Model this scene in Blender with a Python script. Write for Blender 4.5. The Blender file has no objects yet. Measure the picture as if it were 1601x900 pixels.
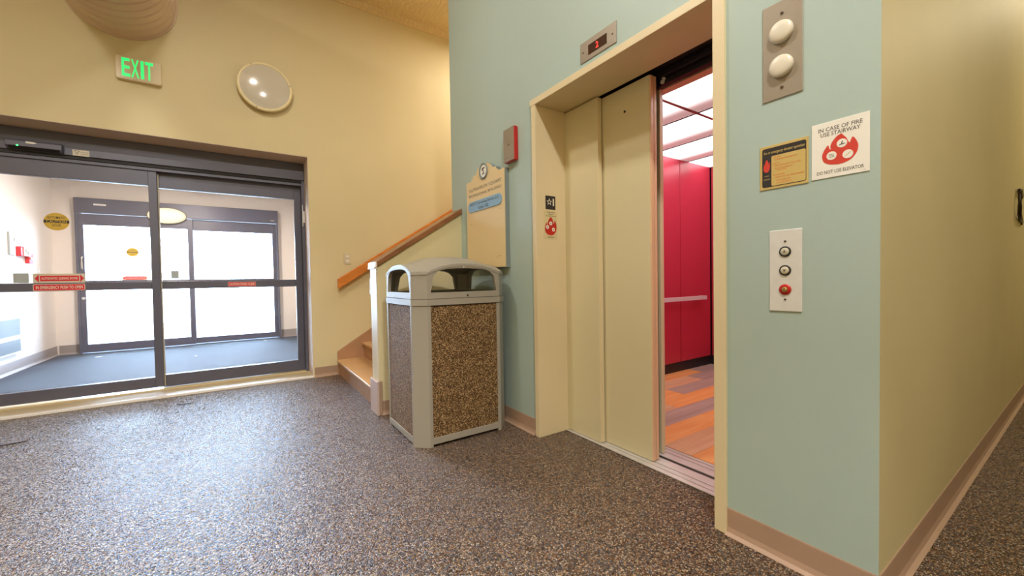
import bpy, bmesh, math, random
from mathutils import Matrix, Vector
random.seed(7)
PI = math.pi
C = bpy.context.scene.collection
sc = bpy.context.scene

# ------------------------------------------------------------------ camera
cam_data = bpy.data.cameras.new('camera')
cam_data.sensor_fit = 'HORIZONTAL'; cam_data.sensor_width = 36.0
cam_data.lens = 630.22 / 1601 * 36.0
cam_data.clip_start = 0.05; cam_data.clip_end = 300
cam = bpy.data.objects.new('camera', cam_data); C.objects.link(cam)
RX = Vector((0.8286473581729951, -0.5595292052252873, -0.016450662384052055))
RY = Vector((-0.026685275388253306, -0.010131237897992744, -0.9995925440378731))
RZ = Vector((0.5591345561404418, 0.8287487113224445, -0.02332641444840107))
cam.matrix_world = Matrix(((RX[0], -RY[0], -RZ[0], 0), (RX[1], -RY[1], -RZ[1], 0), (RX[2], -RY[2], -RZ[2], 1.033), (0, 0, 0, 1)))
sc.camera = cam

# ------------------------------------------------------------------ sky (bright overcast)
SKY = 34.0
world = bpy.data.worlds.new('overcast_sky'); sc.world = world; world.use_nodes = True
wn = world.node_tree.nodes; wl = world.node_tree.links
bg = wn['Background']; bg.inputs['Strength'].default_value = SKY
bg.inputs['Color'].default_value = (0.58, 0.77, 1.0, 1)

# ------------------------------------------------------------------ lamps of the place
def area(name, loc, size, power, color, rot=(0, 0, 0), shape='DISK', size_y=None, spread=PI):
    l = bpy.data.lights.new(name, 'AREA'); l.shape = shape; l.size = size
    if size_y: l.size_y = size_y
    l.energy = power; l.color = color; l.spread = spread
    o = bpy.data.objects.new(name, l); o.location = loc; o.rotation_euler = rot; C.objects.link(o)
    return o
WARM = (1.0, 0.96, 0.89)
area('lobby_ceiling_lamp', (-0.2, 2.4, 4.10), 0.26, 40, WARM)
area('lobby_ceiling_lamp', (-1.6, 1.0, 4.10), 0.26, 88, WARM)
area('lobby_ceiling_lamp', (0.3, -0.6, 4.10), 0.26, 116, WARM)
area('lobby_ceiling_lamp', (-1.8, -1.8, 4.10), 0.26, 118, WARM)
area('stairwell_ceiling_lamp', (2.9, 4.0, 4.05), 0.4, 34, (1.0, 0.88, 0.74))
area('hallway_ceiling_lamp', (6.6, -0.6, 3.9), 0.4, 60, (1.0, 0.88, 0.60))
area('vestibule_ceiling_lamp', (-0.7, 6.9, 2.60), 0.5, 110, (1.0, 0.84, 0.72))

sc.view_settings.view_transform = 'Standard'; sc.view_settings.look = 'None'
sc.view_settings.exposure = 0.0; sc.view_settings.gamma = 1.0; sc.view_settings.use_curve_mapping = False
try:
    sc.cycles.use_denoising = True
    sc.cycles.sample_clamp_indirect = 8.0
    sc.cycles.max_bounces = 12; sc.cycles.diffuse_bounces = 6; sc.cycles.transparent_max_bounces = 12
    sc.cycles.caustics_reflective = False; sc.cycles.caustics_refractive = False
except Exception: pass

# ------------------------------------------------------------------ materials
def srgb(r, g, b):
    f = lambda c: (c / 255 / 12.92) if c / 255 <= 0.04045 else ((c / 255 + 0.055) / 1.055) ** 2.4
    return (f(r), f(g), f(b), 1)
def mat(name, col, rough=0.5, metal=0.0, spec=0.5, emit=None, estr=0, bump=0, bscale=50, var=0.0, vscale=3, coat=0):
    m = bpy.data.materials.new(name); m.use_nodes = True
    n = m.node_tree.nodes; l = m.node_tree.links; p = n['Principled BSDF']
    p.inputs['Base Color'].default_value = col; p.inputs['Roughness'].default_value = rough
    p.inputs['Metallic'].default_value = metal; p.inputs['Specular IOR Level'].default_value = spec
    p.inputs['Coat Weight'].default_value = coat
    tc = n.new('ShaderNodeTexCoord')
    if emit:
        p.inputs['Emission Color'].default_value = emit; p.inputs['Emission Strength'].default_value = estr
    if var:
        t = n.new('ShaderNodeTexNoise'); t.inputs['Scale'].default_value = vscale; t.inputs['Detail'].default_value = 4
        l.new(tc.outputs['Object'], t.inputs['Vector'])
        r = n.new('ShaderNodeMapRange'); r.inputs[3].default_value = 1 - var; r.inputs[4].default_value = 1 + var
        r.inputs[1].default_value = 0.3; r.inputs[2].default_value = 0.7
        l.new(t.outputs['Fac'], r.inputs[0])
        v = n.new('ShaderNodeVectorMath'); v.operation = 'SCALE'; v.inputs[0].default_value = col[:3]
        l.new(r.outputs[0], v.inputs['Scale']); l.new(v.outputs[0], p.inputs['Base Color'])
    if bump:
        t = n.new('ShaderNodeTexNoise'); t.inputs['Scale'].default_value = bscale; t.inputs['Detail'].default_value = 3
        l.new(tc.outputs['Object'], t.inputs['Vector'])
        b = n.new('ShaderNodeBump'); b.inputs['Strength'].default_value = bump; b.inputs['Distance'].default_value = 0.002
        l.new(t.outputs['Fac'], b.inputs['Height']); l.new(b.outputs[0], p.inputs['Normal'])
    return m

def pebbles(name, scale, ramp, rough, strength, dist, spec=0.5, dark=0.25, tint=None):
    m = bpy.data.materials.new(name); m.use_nodes = True
    n = m.node_tree.nodes; l = m.node_tree.links; p = n['Principled BSDF']
    tc = n.new('ShaderNodeTexCoord')
    ns = n.new('ShaderNodeTexNoise'); ns.inputs['Scale'].default_value = scale * 0.8; ns.inputs['Detail'].default_value = 1
    l.new(tc.outputs['Object'], ns.inputs['Vector'])
    mx = n.new('ShaderNodeVectorMath'); mx.operation = 'MULTIPLY_ADD'
    l.new(ns.outputs['Color'], mx.inputs[0]); mx.inputs[1].default_value = (0.6 / scale,) * 3; l.new(tc.outputs['Object'], mx.inputs[2])
    vo = n.new('ShaderNodeTexVoronoi'); vo.inputs['Scale'].default_value = scale
    l.new(mx.outputs[0], vo.inputs['Vector'])
    sep = n.new('ShaderNodeSeparateColor'); l.new(vo.outputs['Color'], sep.inputs[0])
    cr = n.new('ShaderNodeValToRGB'); cr.color_ramp.interpolation = 'CONSTANT'
    e = cr.color_ramp.elements
    e[0].position = 0; e[0].color = ramp[0]
    for i, c in enumerate(ramp[1:], 1):
        if i == 1: e[1].position = 1 / len(ramp); e[1].color = c
        else: q = e.new(i / len(ramp)); q.color = c
    l.new(sep.outputs[0], cr.inputs[0])
    # dark joints between the stones
    mr = n.new('ShaderNodeMapRange'); mr.inputs[1].default_value = 0.35; mr.inputs[2].default_value = 0.75
    mr.inputs[3].default_value = 1.0; mr.inputs[4].default_value = dark
    l.new(vo.outputs['Distance'], mr.inputs[0])
    v = n.new('ShaderNodeVectorMath'); v.operation = 'SCALE'
    l.new(cr.outputs[0], v.inputs[0]); l.new(mr.outputs[0], v.inputs['Scale']); l.new(v.outputs[0], p.inputs['Base Color'])
    rr = n.new('ShaderNodeMapRange'); rr.inputs[3].default_value = rough[0]; rr.inputs[4].default_value = rough[1]
    l.new(sep.outputs[1], rr.inputs[0]); l.new(rr.outputs[0], p.inputs['Roughness'])
    # height: dome per stone with a random tilt
    h = n.new('ShaderNodeMath'); h.operation = 'MULTIPLY_ADD'; h.inputs[1].default_value = -1.0
    l.new(vo.outputs['Distance'], h.inputs[0]); l.new(sep.outputs[2], h.inputs[2])
    b = n.new('ShaderNodeBump'); b.inputs['Strength'].default_value = strength; b.inputs['Distance'].default_value = dist
    l.new(h.outputs[0], b.inputs['Height']); l.new(b.outputs[0], p.inputs['Normal'])
    p.inputs['Specular IOR Level'].default_value = spec
    return m

M = {}
M['tan'] = mat('tan_wall_paint', srgb(220, 208, 168), 0.65, spec=0.3, bump=0.15, bscale=180, var=0.03, vscale=1.2)
M['blue'] = mat('sage_blue_wall_paint', srgb(170, 190, 185), 0.42, spec=0.4, bump=0.12, bscale=160, var=0.03, vscale=1.5)
M['beige'] = mat('beige_hall_paint', srgb(204, 194, 154), 0.6, spec=0.3, bump=0.12, bscale=120, var=0.04, vscale=1.5)
M['white_wall'] = mat('pale_vestibule_paint', srgb(238, 230, 222), 0.6, spec=0.3, bump=0.1, bscale=150)
M['soffit'] = mat('beige_recess_paint', srgb(230, 214, 204), 0.6, spec=0.3)
M['ceiling_tin'] = None
M['cove'] = mat('brown_rubber_cove', srgb(170, 142, 122), 0.4, spec=0.4, var=0.04, vscale=8)
M['cove_grey'] = mat('grey_rubber_cove', srgb(160, 152, 150), 0.45, spec=0.4)
M['bronze'] = mat('hazed_bronze_aluminium', srgb(95, 96, 114), 0.38, metal=0.1, spec=0.5, var=0.04, vscale=6)  # bluish lens-flare haze over the frames is mixed into this colour
M['bronze_dk'] = mat('dark_door_gasket', srgb(34, 32, 36), 0.6)
M['cream'] = mat('cream_steel_door_paint', srgb(210, 201, 166), 0.35, spec=0.5, var=0.02, vscale=2)
M['cream_edge'] = mat('cream_frame_paint', srgb(220, 206, 170), 0.38, spec=0.5, var=0.02, vscale=3)
M['cream_edge2'] = mat('worn_pink_door_edge', srgb(222, 186, 150), 0.3, spec=0.5)
M['steel'] = mat('brushed_steel', srgb(222, 224, 224), 0.38, metal=0.2, var=0.04, vscale=20)
M['steel_warm'] = mat('brushed_bronze_steel', srgb(160, 151, 138), 0.4, metal=0.4, var=0.03, vscale=20)
M['alu'] = mat('aluminium_sill', srgb(206, 202, 198), 0.42, metal=0.35, var=0.05, vscale=15)
M['black'] = mat('black_plastic', srgb(28, 26, 30), 0.4)
M['shaft'] = mat('dark_shaft_steel', srgb(30, 24, 32), 0.45, metal=0.3)
M['white'] = mat('white_plastic', srgb(232, 228, 218), 0.35)
M['offwhite'] = mat('ivory_plastic', srgb(216, 206, 178), 0.35)
M['lens'] = mat('frosted_lamp_lens', srgb(218, 212, 196), 0.35)
M['disc'] = mat('grey_glass_diffuser', srgb(206, 200, 186), 0.14, spec=0.6)
M['discrim'] = mat('ivory_lamp_rim', srgb(236, 222, 178), 0.3)
M['ovalglow'] = mat('glowing_cream_oval', srgb(240, 232, 200), 0.35, emit=srgb(255, 244, 205), estr=0.55)
M['exit_body'] = mat('exit_sign_housing', srgb(222, 208, 176), 0.35)
M['exit_on'] = mat('lit_green_letters', srgb(20, 160, 80), 0.4, emit=(0.03, 1.0, 0.20, 1), estr=0.95)
M['red'] = mat('red_enamel', srgb(186, 32, 26), 0.35)
M['redprint'] = mat('red_print', srgb(206, 62, 48), 0.5)
M['orangeprint'] = mat('orange_print', srgb(216, 96, 50), 0.5)
M['redsign'] = mat('red_sticker_print', srgb(216, 36, 56), 0.5)
M['greyprint'] = mat('grey_print', srgb(96, 92, 88), 0.5)
M['blackprint'] = mat('black_print', srgb(42, 38, 40), 0.5)
M['whiteprint'] = mat('white_print', srgb(232, 226, 210), 0.5)
M['signwhite'] = mat('white_sign_plate', srgb(236, 235, 228), 0.35)
M['gold'] = mat('gold_sign_plate', srgb(208, 184, 116), 0.35, metal=0.2)
M['yellow'] = mat('yellow_sticker', srgb(214, 178, 60), 0.45)
M['sticker'] = mat('pale_sticker', srgb(214, 206, 186), 0.45)
M['sticker_grey'] = mat('grey_sticker_back', srgb(176, 186, 190), 0.5)
M['clearsticker'] = mat('clear_sticker', srgb(212, 198, 156), 0.3)
M['signcream'] = mat('cream_directory_face', srgb(222, 200, 154), 0.5, var=0.02)
M['signgrey'] = mat('blue_grey_sign_edge', srgb(130, 142, 142), 0.5)
M['plaque'] = mat('blue_plaque', srgb(134, 172, 204), 0.45)
M['oak'] = None
M['can'] = mat('taupe_moulded_plastic', srgb(158, 154, 144), 0.4, spec=0.45, bump=0.08, bscale=300)
M['can_dk'] = mat('dark_can_inside', srgb(60, 52, 48), 0.5)
M['pinkbase'] = mat('mauve_corner_guard', srgb(196, 176, 170), 0.4)
M['skirt'] = mat('brown_stair_skirt', srgb(176, 136, 104), 0.45, var=0.05, vscale=6)
M['tread'] = mat('tan_rubber_tread', srgb(206, 166, 120), 0.38, var=0.05, vscale=5)
M['carred'] = mat('red_laminate', srgb(188, 54, 76), 0.28, spec=0.5)
M['kick'] = mat('black_scuffed_kick', srgb(36, 34, 38), 0.5)
M['cartop'] = mat('pink_beige_transom', srgb(236, 206, 184), 0.4)
M['sill_beige'] = mat('beige_threshold', srgb(214, 194, 152), 0.35)
M['sill_white'] = mat('pale_nosing', srgb(226, 222, 218), 0.25)
M['carpet'] = mat('blue_grey_mat', srgb(84, 92, 104), 0.8, spec=0.12, bump=0.6, bscale=400, var=0.12, vscale=40)
M['heater'] = mat('grey_grille', srgb(84, 90, 100), 0.5)
M['concrete'] = mat('pale_concrete', srgb(214, 212, 206), 0.8, var=0.04)
M['darkmetal'] = mat('dark_pull_metal', srgb(62, 54, 44), 0.35, metal=0.7)
M['led'] = mat('green_indicator', srgb(20, 200, 60), 0.4, emit=(0.05, 1.0, 0.2, 1), estr=3)
M['redled'] = mat('red_digit', srgb(255, 30, 20), 0.4, emit=(1.0, 0.03, 0.02, 1), estr=3)
M['displayglass'] = mat('brown_display_glass', srgb(66, 44, 34), 0.15)
M['buttonclear'] = mat('clear_button', srgb(200, 196, 176), 0.15, spec=0.7)
M['brass'] = mat('brass_key_lock', srgb(200, 170, 110), 0.25, metal=0.9)
M['screw'] = mat('screw_metal', srgb(110, 100, 88), 0.3, metal=0.9)

M['floor'] = pebbles('pebble_epoxy_floor', 165,
    [srgb(96, 70, 50), srgb(150, 116, 86), srgb(66, 54, 50), srgb(182, 148, 112), srgb(120, 84, 60), srgb(92, 90, 94),
     srgb(206, 180, 150), srgb(140, 98, 66), srgb(78, 60, 48), srgb(160, 140, 124)], (0.14, 0.36), 1.0, 0.0095, spec=0.75)
M['aggregate'] = pebbles('aggregate_panel', 190,
    [srgb(120, 92, 58), srgb(168, 134, 90), srgb(92, 70, 48), srgb(196, 160, 112), srgb(140, 104, 66), srgb(214, 186, 140),
     srgb(104, 82, 60), srgb(150, 120, 84)], (0.5, 0.7), 0.9, 0.004, spec=0.25, dark=0.3)

def wood(name, c1, c2, rough, axis=0, scale=1.0):
    m = bpy.data.materials.new(name); m.use_nodes = True
    n = m.node_tree.nodes; l = m.node_tree.links; p = n['Principled BSDF']
    tc = n.new('ShaderNodeTexCoord'); mp = n.new('ShaderNodeMapping')
    s = [18 * scale] * 3; s[axis] = 1.2 * scale
    mp.inputs['Scale'].default_value = s; l.new(tc.outputs['Object'], mp.inputs[0])
    oi = n.new('ShaderNodeObjectInfo'); ad = n.new('ShaderNodeVectorMath'); ad.operation = 'ADD'
    sc_ = n.new('ShaderNodeMath'); sc_.operation = 'MULTIPLY'; sc_.inputs[1].default_value = 40; l.new(oi.outputs['Random'], sc_.inputs[0])
    l.new(mp.outputs[0], ad.inputs[0]); l.new(sc_.outputs[0], ad.inputs[1])
    t = n.new('ShaderNodeTexNoise'); t.inputs['Scale'].default_value = 1; t.inputs['Detail'].default_value = 6; t.inputs['Distortion'].default_value = 0.6
    l.new(ad.outputs[0], t.inputs['Vector'])
    cr = n.new('ShaderNodeValToRGB'); cr.color_ramp.elements[0].position = 0.3; cr.color_ramp.elements[0].color = c1
    cr.color_ramp.elements[1].position = 0.7; cr.color_ramp.elements[1].color = c2
    l.new(t.outputs['Fac'], cr.inputs[0]); l.new(cr.outputs[0], p.inputs['Base Color'])
    p.inputs['Roughness'].default_value = rough
    return m
M['oak'] = wood('orange_oak_rail', srgb(196, 112, 44), srgb(222, 142, 66), 0.3)
M['capwood'] = wood('brown_stained_cap', srgb(122, 80, 48), srgb(156, 106, 68), 0.3)
M['plank_orange'] = wood('honey_plank', srgb(236, 156, 84), srgb(250, 192, 122), 0.35)
M['plank_tan'] = wood('tan_plank', srgb(214, 168, 124), srgb(236, 200, 158), 0.35)
M['plank_grey'] = wood('grey_plank', srgb(164, 146, 136), srgb(200, 180, 166), 0.35)

def tin():
    m = bpy.data.materials.new('cream_pressed_ceiling'); m.use_nodes = True
    n = m.node_tree.nodes; l = m.node_tree.links; p = n['Principled BSDF']
    p.inputs['Base Color'].default_value = srgb(226, 206, 158); p.inputs['Roughness'].default_value = 0.45
    tc = n.new('ShaderNodeTexCoord')
    w = n.new('ShaderNodeTexWave'); w.wave_type = 'BANDS'; w.inputs['Scale'].default_value = 5; w.inputs['Distortion'].default_value = 9
    w.inputs['Detail'].default_value = 2; w.inputs['Detail Scale'].default_value = 2
    l.new(tc.outputs['Object'], w.inputs['Vector'])
    b = n.new('ShaderNodeBump'); b.inputs['Strength'].default_value = 0.6; b.inputs['Distance'].default_value = 0.01
    l.new(w.outputs['Fac'], b.inputs['Height']); l.new(b.outputs[0], p.inputs['Normal'])
    return m
M['ceiling_tin'] = tin()

def glass():
    m = bpy.data.materials.new('clear_door_glass'); m.use_nodes = True
    n = m.node_tree.nodes; l = m.node_tree.links
    for x in list(n): n.remove(x)
    o = n.new('ShaderNodeOutputMaterial'); mx = n.new('ShaderNodeMixShader'); t = n.new('ShaderNodeBsdfTransparent'); g = n.new('ShaderNodeBsdfGlossy')
    g.inputs['Roughness'].default_value = 0.02; t.inputs[0].default_value = (0.96, 0.97, 0.98, 1)
    f = n.new('ShaderNodeFresnel'); f.inputs['IOR'].default_value = 1.45
    l.new(f.outputs[0], mx.inputs[0]); l.new(t.outputs[0], mx.inputs[1]); l.new(g.outputs[0], mx.inputs[2]); l.new(mx.outputs[0], o.inputs[0])
    return m
M['glass'] = glass()

def diffuser():
    # backlit perforated ceiling panel: bright white with a fine grid of darker holes, brighter along the tubes above it
    m = bpy.data.materials.new('backlit_perforated_panel'); m.use_nodes = True
    n = m.node_tree.nodes; l = m.node_tree.links; p = n['Principled BSDF']
    p.inputs['Base Color'].default_value = srgb(225, 222, 215); p.inputs['Roughness'].default_value = 0.4
    tc = n.new('ShaderNodeTexCoord')
    v = n.new('ShaderNodeTexVoronoi'); v.inputs['Scale'].default_value = 70; v.inputs['Randomness'].default_value = 0.0
    l.new(tc.outputs['Object'], v.inputs['Vector'])
    r = n.new('ShaderNodeMapRange'); r.inputs[1].default_value = 0.25; r.inputs[2].default_value = 0.5; r.inputs[3].default_value = 1.0; r.inputs[4].default_value = 0.12
    l.new(v.outputs['Distance'], r.inputs[0])
    sp = n.new('ShaderNodeSeparateXYZ'); l.new(tc.outputs['Object'], sp.inputs[0])
    # each panel is brightest near the tube above its front half
    a = n.new('ShaderNodeMath'); a.operation = 'MULTIPLY_ADD'; a.inputs[1].default_value = 1 / 0.573; a.inputs[2].default_value = (3.3 - 2.34) / 0.573 + 10
    l.new(sp.outputs['X'], a.inputs[0])
    s = n.new('ShaderNodeMath'); s.operation = 'FRACT'; l.new(a.outputs[0], s.inputs[0])
    q = n.new('ShaderNodeMapRange'); q.interpolation_type = 'SMOOTHSTEP'; q.inputs[1].default_value = 0.35; q.inputs[2].default_value = 0.85; q.inputs[3].default_value = 21.0; q.inputs[4].default_value = 1.4
    l.new(s.outputs[0], q.inputs[0])
    mu = n.new('ShaderNodeMath'); mu.operation = 'MULTIPLY'; l.new(r.outputs[0], mu.inputs[0]); l.new(q.outputs[0], mu.inputs[1])
    p.inputs['Emission Color'].default_value = (1, 0.95, 0.93, 1); l.new(mu.outputs[0], p.inputs['Emission Strength'])
    return m
M['diffuser'] = diffuser()

# ------------------------------------------------------------------ mesh helpers
class MB:
    def __init__(s): s.bm = bmesh.new()
    def box(s, x0, x1, y0, y1, z0, z1, bev=0.0, seg=2, mi=0):
        b = bmesh.new()
        r = bmesh.ops.create_cube(b, size=1)
        for v in b.verts:
            v.co = Vector((x0 + (v.co.x + .5) * (x1 - x0), y0 + (v.co.y + .5) * (y1 - y0), z0 + (v.co.z + .5) * (z1 - z0)))
        if bev > 0:
            bmesh.ops.bevel(b, geom=b.edges[:], offset=bev, segments=seg, profile=0.5, affect='EDGES')
        s._add(b, mi); return s
    def _add(s, b, mi=0, mtx=None):
        vs = {}
        for v in b.verts: vs[v] = s.bm.verts.new(mtx @ v.co if mtx else v.co)
        for f in b.faces:
            try:
                nf = s.bm.faces.new([vs[v] for v in f.verts]); nf.smooth = f.smooth; nf.material_index = mi
            except ValueError: pass
        b.free()
    def prism(s, pts, axis, a, b_, mi=0, bev=0):
        """extrude a 2D outline: axis 'x' -> pts are (y,z); 'y' -> (x,z); 'z' -> (x,y)"""
        b = bmesh.new()
        def P(p, t):
            return {'x': (t, p[0], p[1]), 'y': (p[0], t, p[1]), 'z': (p[0], p[1], t)}[axis]
        A = [b.verts.new(P(p, a)) for p in pts]; B = [b.verts.new(P(p, b_)) for p in pts]
        b.faces.new(A); b.faces.new(B[::-1])
        for i in range(len(pts)):
            j = (i + 1) % len(pts); b.faces.new((A[j], A[i], B[i], B[j]))
        bmesh.ops.recalc_face_normals(b, faces=b.faces[:])
        if bev: 
            bmesh.ops.bevel(b, geom=b.edges[:], offset=bev, segments=2, profile=0.5, affect='EDGES')
        s._add(b, mi); return s
    def cyl(s, c, r, h, axis='z', n=32, r2=None, bev=0, smooth=True, mi=0):
        b = bmesh.new()
        bmesh.ops.create_cone(b, cap_ends=True, segments=n, radius1=r, radius2=r if r2 is None else r2, depth=h)
        if bev:
            ed = [e for e in b.edges if len(e.link_faces) == 2 and any(len(f.verts) > 4 for f in e.link_faces)]
            bmesh.ops.bevel(b, geom=ed, offset=bev, segments=2, profile=0.5, affect='EDGES')
        if smooth:
            for f in b.faces:
                if len(f.verts) <= 4: f.smooth = True
        rot = {'z': Matrix(), 'x': Matrix.Rotation(PI / 2, 4, 'Y'), 'y': Matrix.Rotation(-PI / 2, 4, 'X')}[axis]
        s._add(b, mi, Matrix.Translation(c) @ rot); return s
    def lathe(s, prof, c=(0, 0, 0), axis='z', n=48, sx=1, sy=1):
        """prof: list of (r, h)"""
        b = bmesh.new(); rings = []
        for r, h in prof:
            if r < 1e-5: rings.append([b.verts.new((0, 0, h))])
            else: rings.append([b.verts.new((sx * r * math.cos(2 * PI * i / n), sy * r * math.sin(2 * PI * i / n), h)) for i in range(n)])
        for A, B in zip(rings, rings[1:]):
            for i in range(n):
                j = (i + 1) % n
                q = [A[i % len(A)], A[j % len(A)], B[j % len(B)], B[i % len(B)]]
                u = []
                for v in q:
                    if v not in u: u.append(v)
                if len(u) > 2:
                    f = b.faces.new(u); f.smooth = True
        bmesh.ops.recalc_face_normals(b, faces=b.faces[:])
        rot = {'z': Matrix(), 'x': Matrix.Rotation(PI / 2, 4, 'Y'), 'y': Matrix.Rotation(-PI / 2, 4, 'X')}[axis]
        s._add(b, 0, Matrix.Translation(c) @ rot); return s
    def tube(s, pts, r, n=12):
        b = bmesh.new(); rings = []
        pts = [Vector(p) for p in pts]
        for i, p in enumerate(pts):
            t = (pts[min(i + 1, len(pts) - 1)] - pts[max(i - 1, 0)]).normalized()
            u = t.cross(Vector((0.13, 0.2, 1))).normalized(); w = t.cross(u)
            rings.append([b.verts.new(p + r * (math.cos(2 * PI * k / n) * u + math.sin(2 * PI * k / n) * w)) for k in range(n)])
        for A, B in zip(rings, rings[1:]):
            for k in range(n):
                f = b.faces.new((A[k], A[(k + 1) % n], B[(k + 1) % n], B[k])); f.smooth = True
        b.faces.new(rings[0][::-1]); b.faces.new(rings[-1])
        bmesh.ops.recalc_face_normals(b, faces=b.faces[:])
        s._add(b); return s
    def strip(s, outer, inner, axis, a, b_):
        """frame between two matched open polylines, extruded from a to b_ along axis"""
        b = bmesh.new()
        def P(p, t): return {'x': (t, p[0], p[1]), 'y': (p[0], t, p[1]), 'z': (p[0], p[1], t)}[axis]
        g = [[b.verts.new(P(p, t)) for p in pl] for pl in (outer, inner) for t in (a, b_)]
        oa, ob, ia, ib = g
        for i in range(len(outer) - 1):
            b.faces.new((oa[i], oa[i + 1], ia[i + 1], ia[i])); b.faces.new((ob[i], ob[i + 1], ib[i + 1], ib[i]))
            b.faces.new((oa[i], oa[i + 1], ob[i + 1], ob[i])); b.faces.new((ia[i], ia[i + 1], ib[i + 1], ib[i]))
        for k in (0, -1): b.faces.new((oa[k], ob[k], ib[k], ia[k]))
        bmesh.ops.recalc_face_normals(b, faces=b.faces[:])
        s._add(b); return s
    def build(s, name, m, parent=None, world=False, label=None):
        me = bpy.data.meshes.new(name)
        if world and parent is not None:
            s.bm.transform(WM[parent.name].inverted())
        bmesh.ops.recalc_face_normals(s.bm, faces=s.bm.faces[:])
        s.bm.to_mesh(me); s.bm.free()
        for mm in (m if isinstance(m, (list, tuple)) else [m]): me.materials.append(mm)
        o = bpy.data.objects.new(name, me); C.objects.link(o)
        if parent is not None: o.parent = parent; WM[o.name] = WM[parent.name]
        else: WM[o.name] = Matrix()
        if label: o['label'] = label
        return o
WM = {}
def tag(o, label, cat, group=None):
    o['label'] = label; o['category'] = cat
    if group: o['group'] = group
    return o
def thing(name, loc, label, cat, group=None, basis=None, kind=None):
    o = bpy.data.objects.new(name, None); o.empty_display_size = 0.1
    mt = Matrix.Translation(loc)
    if basis == 'elev':    # plate on a wall that faces -X: local x -> -Y, y -> up, z -> out of the wall
        mt = mt @ Matrix(((0, 0, -1, 0), (-1, 0, 0, 0), (0, 1, 0, 0), (0, 0, 0, 1)))
    elif basis == 'entry': # faces -Y
        mt = mt @ Matrix(((1, 0, 0, 0), (0, 0, -1, 0), (0, 1, 0, 0), (0, 0, 0, 1)))
    elif basis == 'left':  # faces +X
        mt = mt @ Matrix(((0, 0, 1, 0), (1, 0, 0, 0), (0, 1, 0, 0), (0, 0, 0, 1)))
    o.matrix_world = mt; C.objects.link(o); WM[o.name] = mt
    if kind: o['kind'] = kind; o['label'] = label
    else: tag(o, label, cat, group)
    return o
def struct(o, label=None):
    o['kind'] = 'structure'
    if label: o['label'] = label
    return o
def text(s, x0, x1, y0, y1, z, parent, m, name='lettering', bold=0.0, th=0.0004, world_axis=None):
    """flat lettering fitted into a box in the parent's local plane"""
    cu = bpy.data.curves.new('t', 'FONT'); cu.body = s; cu.size = 1; cu.offset = min(bold, 0.012); cu.align_x = 'LEFT'; cu.resolution_u = 2
    t = bpy.data.objects.new('t', cu); C.objects.link(t)
    dg = bpy.context.evaluated_depsgraph_get(); dg.update()
    me = bpy.data.meshes.new_from_object(t.evaluated_get(dg))
    bpy.data.objects.remove(t); bpy.data.curves.remove(cu)
    xs = [v.co.x for v in me.vertices]; ys = [v.co.y for v in me.vertices]
    a, b, c, d = min(xs), max(xs), min(ys), max(ys)
    for v in me.vertices:
        v.co = Vector((x0 + (v.co.x - a) / (b - a) * (x1 - x0), y0 + (v.co.y - c) / (d - c) * (y1 - y0), z))
    me.materials.clear(); me.materials.append(m); me.name = name
    o = bpy.data.objects.new(name, me); C.objects.link(o)
    o.parent = parent; WM[o.name] = WM[parent.name]
    return o
def flat(pts, z0, z1): return MB().prism(pts, 'z', z0, z1)
def rrect(x0, x1, y0, y1, r, n=5):
    p = []
    for cx, cy, a in ((x1 - r, y1 - r, 0), (x0 + r, y1 - r, 90), (x0 + r, y0 + r, 180), (x1 - r, y0 + r, 270)):
        for k in range(n + 1):
            t = math.radians(a + 90 * k / n); p.append((cx + r * math.cos(t), cy + r * math.sin(t)))
    return p
def circ(cx, cy, r, n=24, ry=None): return [(cx + r * math.cos(2 * PI * i / n), cy + (ry or r) * math.sin(2 * PI * i / n)) for i in range(n)]

# ------------------------------------------------------------------ the setting
ZC = 4.17      # lobby ceiling
WX = 1.595     # face of the blue elevator wall
HY = 0.385     # face of the hallway wall
EY = 4.80      # face of the entry wall
struct(MB().box(-3.4, 9, -4, 5.2, -0.15, 0.0).build('floor', M['floor']), 'brown and grey pebble epoxy floor')
struct(MB().box(-3.4, 9, -4, 5.2, ZC, ZC + 0.1).build('ceiling', M['ceiling_tin']), 'cream pressed pattern ceiling')
struct(MB().box(-3.6, -2.10, EY, 5.2, 0, ZC).box(0.634, 5.5, EY, 5.2, 0, ZC).box(-2.10, 0.634, EY, 5.2, 2.366, ZC)
       .build('wall_entry', M['tan']), 'tan wall with the sliding entrance doors')
# painted lining of the door recess
struct(MB().box(-2.10, 0.634, EY + 0.002, 5.2, 2.362, 2.3665).box(0.631, 0.6345, EY + 0.002, 5.2, 0, 2.362).build('trim_1', M['soffit']), 'beige lining of the entrance recess')
# blue elevator wall (its end toward the hallway is beige)
wb = MB().box(WX, 1.80, HY, 0.86, 0, ZC).box(WX, 1.80, 0.86, 2.085, 2.16, ZC).box(WX, 1.80, 2.085, 3.30, 0, ZC).build('wall_elevator', [M['blue'], M['beige']])
for p in wb.data.polygons:
    if p.normal.y < -0.9 and abs(p.center.y - HY) < 0.01: p.material_index = 1
struct(wb, 'pale blue-green elevator wall')
struct(MB().box(1.80, 9, HY, 0.50, 0, ZC).build('wall_hall', M['beige']), 'beige hallway wall')
struct(MB().box(1.80, 6, 3.18, 3.30, 0, ZC).build('wall_stairwell', M['tan']))
struct(MB().box(5.5, 5.6, 3.30, 5.2, 0, ZC).build('wall_stairwell_end', M['tan']))
struct(MB().box(5.0, 5.1, 0.5, 3.18, 0, ZC).build('wall_shaft', M['shaft']))
struct(MB().box(-3.5, -3.4, -4, 5.2, 0, ZC).build('wall_left', M['tan']))
struct(MB().box(-3.5, 1.8, -4.1, -4, 0, ZC).build('wall_back', M['tan']))
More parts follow.
